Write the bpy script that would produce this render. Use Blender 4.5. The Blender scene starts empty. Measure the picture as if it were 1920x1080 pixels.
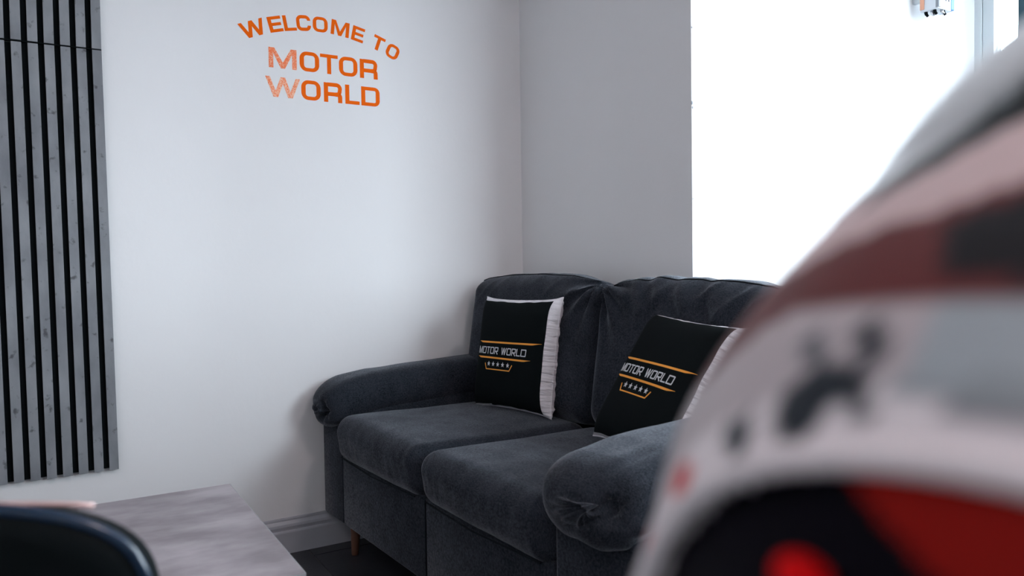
import bpy, bmesh, math, random
from mathutils import Vector, Matrix, noise

random.seed(4)
S = bpy.context.scene
COL = S.collection
R = math.radians

# ------------------------------------------------------------------ camera
cam_d = bpy.data.cameras.new('camera')
cam = bpy.data.objects.new('camera', cam_d)
COL.objects.link(cam)
rt = Vector((0.5174103, 0.8556156, -0.0144395))
up = Vector((-0.0195892, 0.0287119, 0.9993958))
fw = Vector((-0.8555132, 0.5168148, -0.0316166))
CAM = Vector((2.56269, -1.59852, 0.95))
cam.matrix_world = Matrix(((rt.x, up.x, -fw.x, CAM.x), (rt.y, up.y, -fw.y, CAM.y), (rt.z, up.z, -fw.z, CAM.z), (0, 0, 0, 1)))
cam_d.lens = 27.0
cam_d.sensor_width = 36.0
cam_d.clip_start = 0.01
cam_d.dof.use_dof = True
cam_d.dof.focus_distance = 2.4
cam_d.dof.aperture_fstop = 4.7
S.camera = cam

# ------------------------------------------------------------------ view, sky, lights
S.view_settings.view_transform = 'Standard'
S.view_settings.look = 'None'
S.view_settings.gamma = 1.0
S.view_settings.use_curve_mapping = False
S.view_settings.exposure = 0.25

W = bpy.data.worlds.new('overcast_sky')
S.world = W
W.use_nodes = True
wn = W.node_tree
wn.nodes.clear()
wo = wn.nodes.new('ShaderNodeOutputWorld')
bg = wn.nodes.new('ShaderNodeBackground')
tc = wn.nodes.new('ShaderNodeTexCoord')
sx = wn.nodes.new('ShaderNodeSeparateXYZ')
rp = wn.nodes.new('ShaderNodeValToRGB')
mp = wn.nodes.new('ShaderNodeMapRange')
mp.inputs['From Min'].default_value = -1
mp.inputs['From Max'].default_value = 1
wn.links.new(tc.outputs['Generated'], sx.inputs[0])
wn.links.new(sx.outputs['Z'], mp.inputs['Value'])
wn.links.new(mp.outputs[0], rp.inputs[0])
rp.color_ramp.elements[0].position = 0.46
rp.color_ramp.elements[0].color = (0.30, 0.31, 0.33, 1)
rp.color_ramp.elements[1].position = 0.52
rp.color_ramp.elements[1].color = (0.86, 0.93, 1.0, 1)
wn.links.new(rp.outputs[0], bg.inputs[0])
bg.inputs[1].default_value = 18.5
wn.links.new(bg.outputs[0], wo.inputs[0])


def portal(name, loc, rot, sx_, sy_):
    l = bpy.data.lights.new(name, 'AREA')
    l.shape = 'RECTANGLE'
    l.size = sx_
    l.size_y = sy_
    l.cycles.is_portal = True
    o = bpy.data.objects.new(name, l)
    o.location = loc
    o.rotation_euler = rot
    COL.objects.link(o)


# sky portals lie in the window openings (they only guide sampling of the real sky)
portal('portal_bay_front', (1.965, 1.60, 1.55), (R(-90), 0, 0), 2.06, 1.60)
portal('portal_bay_side', (3.12, 0.76, 1.55), (0, R(90), 0), 1.60, 1.24)


# ------------------------------------------------------------------ material helpers
def mat(name, col, rough=0.6, metal=0.0, spec=0.5, noise_amt=0.0, noise_scale=20.0, bump=0.0, bump_scale=200.0,
        sheen=0.0, coat=0.0, col2=None, stretch=(1, 1, 1), detail=6, coord='Object', emit=None):
    m = bpy.data.materials.new(name)
    m.use_nodes = True
    nt = m.node_tree
    b = nt.nodes['Principled BSDF']
    b.inputs['Base Color'].default_value = (*col, 1)
    b.inputs['Roughness'].default_value = rough
    b.inputs['Metallic'].default_value = metal
    b.inputs['Specular IOR Level'].default_value = spec
    b.inputs['Sheen Weight'].default_value = sheen
    b.inputs['Coat Weight'].default_value = coat
    t = nt.nodes.new('ShaderNodeTexCoord')
    mpn = nt.nodes.new('ShaderNodeMapping')
    mpn.inputs['Scale'].default_value = stretch
    nt.links.new(t.outputs[coord], mpn.inputs[0])
    if noise_amt > 0 or col2:
        nz = nt.nodes.new('ShaderNodeTexNoise')
        nz.inputs['Scale'].default_value = noise_scale
        nz.inputs['Detail'].default_value = detail
        nt.links.new(mpn.outputs[0], nz.inputs['Vector'])
        r = nt.nodes.new('ShaderNodeValToRGB')
        r.color_ramp.elements[0].position = 0.35
        r.color_ramp.elements[1].position = 0.68
        c2 = col2 or tuple(max(0, c * (1 - noise_amt)) for c in col)
        r.color_ramp.elements[0].color = (*c2, 1)
        r.color_ramp.elements[1].color = (*col, 1)
        nt.links.new(nz.outputs['Fac'], r.inputs[0])
        nt.links.new(r.outputs[0], b.inputs['Base Color'])
    if bump > 0:
        n2 = nt.nodes.new('ShaderNodeTexNoise')
        n2.inputs['Scale'].default_value = bump_scale
        n2.inputs['Detail'].default_value = 4
        nt.links.new(mpn.outputs[0], n2.inputs['Vector'])
        bp = nt.nodes.new('ShaderNodeBump')
        bp.inputs['Strength'].default_value = bump
        bp.inputs['Distance'].default_value = 0.002
        nt.links.new(n2.outputs['Fac'], bp.inputs['Height'])
        nt.links.new(bp.outputs[0], b.inputs['Normal'])
    return m


M = {}
M['wall'] = mat('wall_paint', (0.80, 0.80, 0.81), 0.75, noise_amt=0.03, noise_scale=1.3, bump=0.25, bump_scale=40)
M['ceiling'] = mat('ceiling_paint', (0.82, 0.82, 0.83), 0.9)
M['skirting'] = mat('satin_skirting_paint', (0.40, 0.41, 0.45), 0.35, noise_amt=0.05, noise_scale=8)
M['tile'] = mat('dark_floor_tile', (0.030, 0.032, 0.040), 0.38, noise_amt=0.25, noise_scale=6, bump=0.2, bump_scale=60)
M['grout'] = mat('floor_grout', (0.13, 0.12, 0.12), 0.9)
M['pvc'] = mat('white_window_frame', (0.58, 0.63, 0.65), 0.4)
M['teal'] = mat('dark_teal_frame', (0.012, 0.055, 0.075), 0.5)
M['felt'] = mat('black_felt', (0.004, 0.006, 0.007), 1.0, spec=0.1)
M['print_black'] = mat('black_printed_cloth', (0.0030, 0.0055, 0.0065), 0.95, spec=0.12, bump=0.1, bump_scale=900)
M['white_cloth'] = mat('white_cushion_cloth', (0.74, 0.72, 0.76), 0.85, noise_amt=0.1, noise_scale=30, bump=0.2, bump_scale=90)
M['print_grey'] = mat('pale_grey_print', (0.66, 0.68, 0.71), 0.8)
M['print_orange'] = mat('orange_print', (0.95, 0.38, 0.05), 0.8)
M['vinyl'] = mat('orange_vinyl', (0.88, 0.130, 0.0), 0.6, spec=0.08)
M['wood'] = mat('brown_wood_leg', (0.17, 0.075, 0.045), 0.5, noise_amt=0.3, noise_scale=30, stretch=(1, 1, .1))
M['black_plastic'] = mat('glossy_black_shell', (0.0015, 0.004, 0.005), 0.55, spec=0.10)
M['rim_reflection'] = mat('blue_rim_reflection', (0.003, 0.018, 0.045), 0.25, spec=0.5)
M['rose_highlight'] = mat('rose_edge_highlight', (0.62, 0.42, 0.40), 0.4, metal=0.3)
M['chrome'] = mat('chrome', (0.6, 0.62, 0.65), 0.2, metal=1.0)
M['black_metal'] = mat('black_metal', (0.01, 0.012, 0.014), 0.45, metal=0.5)
M['visor'] = mat('dark_tinted_visor', (0.003, 0.0025, 0.005), 0.5, spec=0.03)
M['visor_red'] = mat('red_visor_patch', (0.20, 0.006, 0.004), 0.6, spec=0.05)
M['bright_red'] = mat('bright_red_spot', (0.62, 0.0, 0.002), 0.6, spec=0.1)
M['trim_white'] = mat('white_rubber_trim', (0.70, 0.65, 0.67), 0.6)
M['scoop_grey'] = mat('light_grey_gloss', (0.55, 0.58, 0.60), 0.3)
M['copper'] = mat('copper_plate', (0.65, 0.33, 0.22), 0.35, metal=0.6)
M['box_white'] = mat('pale_plastic_box', (0.62, 0.66, 0.70), 0.4)
M['box_grey'] = mat('grey_plastic', (0.22, 0.24, 0.27), 0.5)
M['box_blue'] = mat('blue_cap', (0.03, 0.22, 0.55), 0.4)
M['ink'] = mat('dark_ink', (0.05, 0.06, 0.08), 0.6)
M['pavement'] = mat('pavement', (0.35, 0.35, 0.36), 0.9, noise_amt=0.2, noise_scale=2)


def fabric():
    m = mat('charcoal_woven_fabric', (0.034, 0.037, 0.046), 0.95, spec=0.12, sheen=0.34, noise_amt=0.0)
    nt = m.node_tree
    b = nt.nodes['Principled BSDF']
    b.inputs['Sheen Roughness'].default_value = 0.3
    b.inputs['Sheen Tint'].default_value = (0.86, 0.90, 1.0, 1)
    t = nt.nodes.new('ShaderNodeTexCoord')
    # heathered yarn: fine stretched noises in two directions over a soft mottle
    acc = None
    for k, (st, sc) in enumerate((((1, 6, 1), 150), ((6, 1, 3), 150), ((1, 1, 1), 14))):
        mp_ = nt.nodes.new('ShaderNodeMapping')
        mp_.inputs['Scale'].default_value = st
        nt.links.new(t.outputs['Object'], mp_.inputs[0])
        n = nt.nodes.new('ShaderNodeTexNoise')
        n.inputs['Scale'].default_value = sc
        n.inputs['Detail'].default_value = 5
        nt.links.new(mp_.outputs[0], n.inputs['Vector'])
        if k == 2:
            n.inputs['Detail'].default_value = 2
            w_ = nt.nodes.new('ShaderNodeMath')
            w_.operation = 'MULTIPLY_ADD'
            w_.inputs[1].default_value = 0.35
            w_.inputs[2].default_value = 0.325
            nt.links.new(n.outputs['Fac'], w_.inputs[0])
            a = nt.nodes.new('ShaderNodeMath')
            a.operation = 'ADD'
            nt.links.new(acc, a.inputs[0])
            nt.links.new(w_.outputs[0], a.inputs[1])
            acc = a.outputs[0]
        elif acc is None:
            acc = n.outputs['Fac']
        else:
            a = nt.nodes.new('ShaderNodeMath')
            a.operation = 'ADD'
            nt.links.new(acc, a.inputs[0])
            nt.links.new(n.outputs['Fac'], a.inputs[1])
            acc = a.outputs[0]
    mr = nt.nodes.new('ShaderNodeMapRange')
    mr.inputs['From Min'].default_value = 1.2
    mr.inputs['From Max'].default_value = 1.85
    nt.links.new(acc, mr.inputs['Value'])
    r = nt.nodes.new('ShaderNodeValToRGB')
    r.color_ramp.elements[0].color = (0.0035, 0.0070, 0.0105, 1)
    r.color_ramp.elements[1].color = (0.045, 0.051, 0.066, 1)
    nt.links.new(mr.outputs[0], r.inputs[0])
    nt.links.new(r.outputs[0], b.inputs['Base Color'])
    sh = nt.nodes.new('ShaderNodeMapRange')
    sh.inputs['From Min'].default_value = 1.25
    sh.inputs['From Max'].default_value = 1.75
    sh.inputs['To Min'].default_value = 0.16
    sh.inputs['To Max'].default_value = 0.56
    nt.links.new(acc, sh.inputs['Value'])
    nt.links.new(sh.outputs[0], b.inputs['Sheen Weight'])
    bp = nt.nodes.new('ShaderNodeBump')
    bp.inputs['Strength'].default_value = 0.5
    bp.inputs['Distance'].default_value = 0.0015
    nt.links.new(acc, bp.inputs['Height'])
    nt.links.new(bp.outputs[0], b.inputs['Normal'])
    return m


M['fabric'] = fabric()
M['seam'] = mat('dark_seam_thread', (0.010, 0.013, 0.017), 0.95, spec=0.1)


nt_ = M['white_cloth'].node_tree
for n_ in nt_.nodes:
    if n_.type == 'BUMP':
        n_.inputs['Distance'].default_value = 0.010
        n_.inputs['Strength'].default_value = 0.9
        cm = nt_.nodes.new('ShaderNodeMapping')
        cm.inputs['Scale'].default_value = (14, 10, 75)
        ct = nt_.nodes.new('ShaderNodeTexCoord')
        cn = nt_.nodes.new('ShaderNodeTexNoise')
        cn.inputs['Scale'].default_value = 1.0
        cn.inputs['Detail'].default_value = 3
        nt_.links.new(ct.outputs['Object'], cm.inputs[0])
        nt_.links.new(cm.outputs[0], cn.inputs['Vector'])
        nt_.links.new(cn.outputs['Fac'], n_.inputs['Height'])


def concrete(name, base, dark, sc=9.0, stretch=(1, 1, 1), spots=True, rough=0.55):
    m = mat(name, base, rough, col2=dark, noise_scale=sc, stretch=stretch, detail=8, bump=0.15, bump_scale=120, coord='Object')
    nt = m.node_tree
    b = nt.nodes['Principled BSDF']
    if spots:
        t = nt.nodes.new('ShaderNodeTexCoord')
        v = nt.nodes.new('ShaderNodeTexNoise')
        v.inputs['Scale'].default_value = 38
        v.inputs['Detail'].default_value = 3
        nt.links.new(t.outputs['Object'], v.inputs['Vector'])
        r = nt.nodes.new('ShaderNodeValToRGB')
        r.color_ramp.elements[0].position = 0.27
        r.color_ramp.elements[0].color = (0.35, 0.35, 0.36, 1)
        r.color_ramp.elements[1].position = 0.37
        r.color_ramp.elements[1].color = (1, 1, 1, 1)
        nt.links.new(v.outputs['Fac'], r.inputs[0])
        mx = nt.nodes.new('ShaderNodeMix')
        mx.data_type = 'RGBA'
        mx.blend_type = 'MULTIPLY'
        mx.inputs[0].default_value = 1.0
        src = b.inputs['Base Color'].links[0].from_socket
        nt.links.new(src, mx.inputs[6])
        nt.links.new(r.outputs[0], mx.inputs[7])
        nt.links.new(mx.outputs[2], b.inputs['Base Color'])
    return m


M['slat'] = concrete('concrete_look_laminate', (0.245, 0.257, 0.278), (0.150, 0.160, 0.178), 12, (1, 1, .5))
M['table'] = concrete('stone_grey_laminate', (0.40, 0.365, 0.39), (0.215, 0.188, 0.205), 7.0, (1.9, 0.9, 1), spots=False, rough=0.5)
M['table_edge'] = mat('table_edge_band', (0.35, 0.36, 0.38), 0.5)


def worn_glinting_vinyl(name, lo, hi):
    m = mat(name, (0.72, 0.125, 0.008), 0.4)
    nt = m.node_tree
    b = nt.nodes['Principled BSDF']
    t = nt.nodes.new('ShaderNodeTexCoord')
    n = nt.nodes.new('ShaderNodeTexNoise')
    n.inputs['Scale'].default_value = 170
    n.inputs['Detail'].default_value = 4
    n.inputs['Distortion'].default_value = 1.2
    nt.links.new(t.outputs['Object'], n.inputs['Vector'])
    r = nt.nodes.new('ShaderNodeValToRGB')
    r.color_ramp.elements[0].position = lo
    r.color_ramp.elements[0].color = (0.86, 0.135, 0.004, 1)
    r.color_ramp.elements[1].position = hi
    r.color_ramp.elements[1].color = (0.90, 0.46, 0.28, 1)  # pale speckles: wear and bubbles, with their glitter put into the colour
    nt.links.new(n.outputs['Fac'], r.inputs[0])
    nt.links.new(r.outputs[0], b.inputs['Base Color'])
    return m


M['vinyl_worn_glints'] = worn_glinting_vinyl('worn_glinting_orange_vinyl', 0.50, 0.62)
M['vinyl_bubbly_glints'] = worn_glinting_vinyl('bubbly_glinting_orange_vinyl', 0.42, 0.56)


def glass_mat():
    m = bpy.data.materials.new('window_glass')
    m.use_nodes = True
    nt = m.node_tree
    nt.nodes.clear()
    o = nt.nodes.new('ShaderNodeOutputMaterial')
    mx = nt.nodes.new('ShaderNodeMixShader')
    tr = nt.nodes.new('ShaderNodeBsdfTransparent')
    gl = nt.nodes.new('ShaderNodeBsdfGlossy')
    gl.inputs['Roughness'].default_value = 0.02
    tr.inputs[0].default_value = (0.94, 0.97, 0.98, 1)
    fr = nt.nodes.new('ShaderNodeFresnel')
    fr.inputs[0].default_value = 1.45
    nt.links.new(fr.outputs[0], mx.inputs[0])
    nt.links.new(tr.outputs[0], mx.inputs[1])
    nt.links.new(gl.outputs[0], mx.inputs[2])
    nt.links.new(mx.outputs[0], o.inputs[0])
    return m


M['glass'] = glass_mat()


# ------------------------------------------------------------------ mesh helpers
def finish(name, bm, m, parent=None, smooth=False, recalc=True):
    if recalc:
        bmesh.ops.recalc_face_normals(bm, faces=bm.faces)
    me = bpy.data.meshes.new(name)
    bm.to_mesh(me)
    bm.free()
    if smooth:
        for p in me.polygons:
            p.use_smooth = True
    for k in (m if isinstance(m, (list, tuple)) else [m]):
        me.materials.append(k)
    o = bpy.data.objects.new(name, me)
    COL.objects.link(o)
    if parent:
        o.parent = parent
    return o


def box(bm, x0, x1, y0, y1, z0, z1, bev=0.0):
    r = bmesh.ops.create_cube(bm, size=1.0)
    vs = r['verts']
    for v in vs:
        v.co = Vector(((x0 + x1) / 2 + v.co.x * (x1 - x0), (y0 + y1) / 2 + v.co.y * (y1 - y0), (z0 + z1) / 2 + v.co.z * (z1 - z0)))
    if bev > 0:
        es = list({e for v in vs for e in v.link_edges})
        bmesh.ops.bevel(bm, geom=es, offset=bev, segments=2, affect='EDGES', profile=0.5)


def bx(*a, bev=0.0):
    bm = bmesh.new()
    box(bm, *a, bev=bev)
    return bm


def tube(bm, pts, rad, seg=8, closed=False):
    rings = []
    n = len(pts)
    for i, p in enumerate(pts):
        p = Vector(p)
        a = Vector(pts[(i - 1) % n]) if (closed or i > 0) else p
        b = Vector(pts[(i + 1) % n]) if (closed or i < n - 1) else p
        t = (b - a).normalized()
        ref = Vector((0, 0, 1)) if abs(t.z) < 0.9 else Vector((1, 0, 0))
        s = t.cross(ref).normalized()
        q = s.cross(t).normalized()
        rr = rad[i] if isinstance(rad, (list, tuple)) else rad
        rings.append([bm.verts.new(p + (s * math.cos(2 * math.pi * k / seg) + q * math.sin(2 * math.pi * k / seg)) * rr) for k in range(seg)])
    m_ = n if closed else n - 1
    for i in range(m_):
        A, B = rings[i], rings[(i + 1) % n]
        for k in range(seg):
            bm.faces.new((A[k], A[(k + 1) % seg], B[(k + 1) % seg], B[k]))
    if not closed:
        bm.faces.new(rings[0][::-1])
        bm.faces.new(rings[-1])


def empty(name, loc=(0, 0, 0), rot=(0, 0, 0)):
    o = bpy.data.objects.new(name, None)
    o.location = loc
    o.rotation_euler = rot
    o.empty_display_size = 0.1
    COL.objects.link(o)
    return o


def tag(o, label=None, cat=None, group=None, kind=None):
    if label: o['label'] = label
    if cat: o['category'] = cat
    if group: o['group'] = group
    if kind: o['kind'] = kind
    return o


def struct(name, bm, m, parent=None):
    o = finish(name, bm, m, parent)
    if parent is None:
        o['kind'] = 'structure'
    return o


# ------------------------------------------------------------------ the room
XB, YD = 0.93, 1.47         # width of the back wall, depth of the bay
HC = 2.60
# floor with tiles
fl = struct('floor', bx(-0.1, 3.9, -3.5, 1.6, -0.08, -0.004), M['grout'])
tile_mesh = None
tl, tw, gap = 0.60, 0.30, 0.004
iy = 0
yy = -0.876 - tw * 9
while yy < 1.46:
    xx = -0.22 if iy % 2 == 0 else -0.52
    while xx < 3.8:
        x0, x1, y0, y1 = max(xx + gap / 2, 0.002), min(xx + tl - gap / 2, 3.80), max(yy + gap / 2, -3.4), min(yy + tw - gap / 2, YD)
        inside = x1 > x0 + 0.01 and y1 > y0 + 0.01
        if y0 > 0.0 and x0 < XB:
            x0 = XB + 0.002
            inside = x1 > x0 + 0.01 and inside
        if y0 > 0.0 and x1 > 3.0:
            x1 = 2.998
            inside = x1 > x0 + 0.01 and inside
        if inside:
            if y0 < 0 < y1:
                y1 = -0.002 if x0 < XB else y1
            bm = bx(x0, x1, y0, y1, -0.010, 0.0, bev=0.0012)
            finish('floor_tile', bm, M['tile'], fl)
        xx += tl
    yy += tw
    iy += 1

wl = struct('wall_left', bx(-0.12, 0.0, -3.5, 0.0, 0, HC), M['wall'])
wb = struct('wall_back', bx(-0.12, XB, 0.0, 0.12, 0, HC), M['wall'])
# reveal running away towards the bay window; chipped arris at its near corner
bm = bx(0.78, XB, 0.12, 1.62, 0, HC)
wr = struct('wall_bay_left', bm, M['wall'])
bm = bmesh.new()
for z, y, s in ((1.405, 0.002, 0.004), (1.392, 0.004, 0.003), (1.62, 0.003, 0.0025), (1.13, 0.003, 0.002)):
    r_ = bmesh.ops.create_icosphere(bm, subdivisions=1, radius=s)
    for v in r_['verts']:
        v.co = Vector((v.co.x * 0.5 + XB, v.co.y + y, v.co.z * 1.6 + z))
ch = finish('paint_chip', bm, M['box_grey'], wr)
struct('ceiling', bx(-0.12, 3.9, -3.5, 1.62, HC, HC + 0.1), M['ceiling'])
# front wall (behind the camera), right wall with shopfront window, bay walls
struct('wall_front', bx(-0.12, 3.9, -3.52, -3.4, 0, HC), M['wall'])
bm = bx(3.8, 3.92, -3.4, 0.12, 0, HC)
struct('wall_right', bm, M['wall'])
bm = bmesh.new()
box(bm, 3.0, 3.8, 0.0, 0.12, 0, HC)
box(bm, 3.0, 3.12, 0.12, 0.14, 0, HC)
box(bm, 3.0, 3.12, 1.38, 1.62, 0, HC)
box(bm, 3.0, 3.12, 0.14, 1.38, 0, 0.75)
box(bm, 3.0, 3.12, 0.14, 1.38, 2.35, HC)
struct('wall_bay_right', bm, M['wall'])
bm = bmesh.new()
box(bm, XB, 3.0, YD, 1.62, 0, 0.75)
box(bm, XB, 3.0, YD, 1.62, 2.35, HC)
struct('wall_bay_front', bm, M['wall'])


def bay_window(name, mk, length, z0, z1, posts, frame=0.024, sash=0.040):
    """mk(a, b, d0, d1, z0, z1) -> bmesh box along the window; a..b along it, d depth"""
    w = empty(name, mk('origin'))
    w['kind'] = 'structure'
    bm = bmesh.new()
    for a in ((0, frame, 0.02, 0.10, z0, z1), (length - frame, length, 0.02, 0.10, z0, z1),
              (frame, length - frame, 0.02, 0.10, z0, z0 + 0.05), (frame, length - frame, 0.02, 0.10, z1 - 0.05, z1)):
        box(bm, *mk(a))
    finish('window_frame', bm, M['pvc'], w)
    edges = [frame + 0.002] + [p for p in posts] + [length - frame - 0.002]
    for i in range(len(edges) - 1):
        a, b = edges[i] + (0.062 if i else 0), edges[i + 1] - 0.002
        bm = bmesh.new()
        rs = sash if b - a > 0.3 else 0.002
        for q in ((a, a + sash, 0.03, 0.085, z0 + 0.052, z1 - 0.052), (b - rs, b, 0.03, 0.085, z0 + 0.052, z1 - 0.052),
                  (a + sash, b - rs, 0.03, 0.085, z0 + 0.052, z0 + 0.10), (a + sash, b - rs, 0.03, 0.085, z1 - 0.10, z1 - 0.052)):
            box(bm, *mk(q))
        s = finish('sash', bm, M['pvc'], w)
        bm = bmesh.new()
        box(bm, *mk((a + sash, b - rs, 0.055, 0.061, z0 + 0.10, z1 - 0.10)))
        finish('pane', bm, M['glass'], s)
    for p in posts:
        bm = bmesh.new()
        box(bm, *mk((p, p + 0.06, 0.012, 0.10, z0 + 0.05, z1 - 0.05)))
        finish('mullion', bm, M['teal'], w)
    return w


def mk_front(a):
    if a == 'origin': return (0, 0, 0)
    return (XB + a[0], XB + a[1], YD + a[2], YD + a[3], a[4], a[5])


def mk_side(a):
    if a == 'origin': return (0, 0, 0)
    return (3.0 + a[2], 3.0 + a[3], 0.14 + a[0], 0.14 + a[1], a[4], a[5])


bay_window('window_1', mk_front, 2.07, 0.75, 2.35, [0.160, 1.0])
bay_window('window_2', mk_side, 1.24, 0.75, 2.35, [])
struct('ground', bx(-8, 14, -12, 12, -0.3, -0.1), M['pavement'])

# ceiling lamp beside the bay; unseen rear one added as warm fill
LAMPS = []
for nm_, PANEL in (('warm_lamp_diffuser_bay', 40.0), ('warm_fill_diffuser_rear', 7.2)):
    pm = bpy.data.materials.new(nm_)
    pm.use_nodes = True
    LAMPS.append(pm)
    pm.node_tree.nodes['Principled BSDF'].inputs['Emission Color'].default_value = (1.0, 0.83, 0.82, 1)
    pm.node_tree.nodes['Principled BSDF'].inputs['Emission Strength'].default_value = PANEL
for lx, ly, lab in ((2.75, -0.35, 'square ceiling lamp beside the bay'), (2.2, -2.5, 'square fill lamp added behind the camera')):
    cl_ = empty('ceiling_light', (lx, ly, HC))
    tag(cl_, lab, 'lamp', 'ceiling lamps')
    h = 0.19 if ly > -1 else 0.31
    g = h - 0.015
    for a in ((-h, h, -h, -g), (-h, h, g, h), (-h, -g, -g, g), (g, h, -g, g)):
        finish('frame_bar', bx(*a, -0.02, 0.0), M['pvc'], cl_)
    finish('diffuser', bx(-g, g, -g, g, -0.012, -0.002), LAMPS[0 if ly > -1 else 1], cl_)

# skirting boards: moulded profile swept along the walls
PROF = [(0, 0), (0.018, 0), (0.018, 0.070), (0.0165, 0.0745), (0.0125, 0.0765), (0.0125, 0.080), (0.0145, 0.088),
        (0.0130, 0.096), (0.0085, 0.102), (0.0060, 0.106), (0.0060, 0.111), (0.0045, 0.115), (0, 0.116)]


def skirting(name, p0, p1, nrm):
    bm = bmesh.new()
    p0, p1, nrm = Vector(p0), Vector(p1), Vector(nrm)
    A = [bm.verts.new(p0 + nrm * d + Vector((0, 0, z))) for d, z in PROF]
    B = [bm.verts.new(p1 + nrm * d + Vector((0, 0, z))) for d, z in PROF]
    for i in range(len(PROF)):
        j = (i + 1) % len(PROF)
        bm.faces.new((A[i], A[j], B[j], B[i]))
    bm.faces.new(A)
    bm.faces.new(B[::-1])
    return struct(name, bm, M['skirting'])


skirting('baseboard_left', (0, -3.4, 0), (0, 0, 0), (1, 0, 0))
skirting('baseboard_back', (0.018, 0, 0), (XB, 0, 0), (0, -1, 0))
skirting('baseboard_bay', (XB, 0, 0), (XB, YD, 0), (1, 0, 0))

# ------------------------------------------------------------------ slatted wall panels
SL = [-1.446 - 0.0395 * k for k in range(14)]


def slat_panel(z0, z1, label):
    p = empty('slat_wall_panel', (0, -1.434 if z0 < 1 else -1.446, z0))
    tag(p, label, 'wall panel', 'slatted acoustic panels on the left wall')
    finish('felt_backing', bx(0.001, 0.009, SL[-1] - 0.026 + 1.446, 0.0, 0.004 if z0 < 1 else 0.0, z1 - z0), M['felt'], p)
    for k, y in enumerate(SL):
        d = random.uniform(-0.0015, 0.0015)
        bm = bx(0.0090, 0.0210, y - 0.0245 + 1.446, y + 1.446, d if z0 < 1 else 0.0008, z1 - z0, bev=0.0005)
        o = finish('slat', bm, M['slat'], p)
    return p


pl = slat_panel(0.359, 1.5868, 'tall grey concrete-look slat panel on the left wall, below the horizontal joint')
pl.rotation_euler = (R(0.55), 0, 0)
pu = slat_panel(1.5894, 2.35, 'grey concrete-look slat panel on the left wall, above the horizontal joint')

finish('joint_strip', bx(0.0005, 0.0207, SL[-1] - 0.026 + 1.446, 0.0, -0.0025, -0.0001), M['felt'], pu)

# ------------------------------------------------------------------ lettering
def arc(cx, cy, r, a0, a1, n=7):
    return [(cx + r * math.cos(R(a0 + (a1 - a0) * i / n)), cy + r * math.sin(R(a0 + (a1 - a0) * i / n))) for i in range(n + 1)]


def rrect(x0, y0, x1, y1, r):
    return arc(x1 - r, y1 - r, r, 0, 90) + arc(x0 + r, y1 - r, r, 90, 180) + arc(x0 + r, y0 + r, r, 180, 270) + arc(x1 - r, y0 + r, r, 270, 360)


def stroke(pts, t, closed=False):
    """list of quads following the centre line with mitred joints"""
    P = [Vector(p) for p in pts]
    Q = [P[0]]
    for p in P[1:]:
        if (p - Q[-1]).length > 1e-5: Q.append(p)
    if closed and (Q[0] - Q[-1]).length < 1e-5: Q.pop()
    n = len(Q)
    L, Rr = [], []
    for i in range(n):
        a = Q[i] - Q[i - 1] if (closed or i > 0) else Q[i + 1] - Q[i]
        b = Q[(i + 1) % n] - Q[i] if (closed or i < n - 1) else Q[i] - Q[i - 1]
        a.normalize()
        b.normalize()
        na, nb = Vector((-a.y, a.x)), Vector((-b.y, b.x))
        m_ = (na + nb)
        m_.normalize()
        k = t / 2 / max(0.5, m_.dot(na))
        L.append(Q[i] + m_ * k)
        Rr.append(Q[i] - m_ * k)
    out = []
    for i in range(n if closed else n - 1):
        j = (i + 1) % n
        out.append([Rr[i], Rr[j], L[j], L[i]])
    return out


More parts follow.
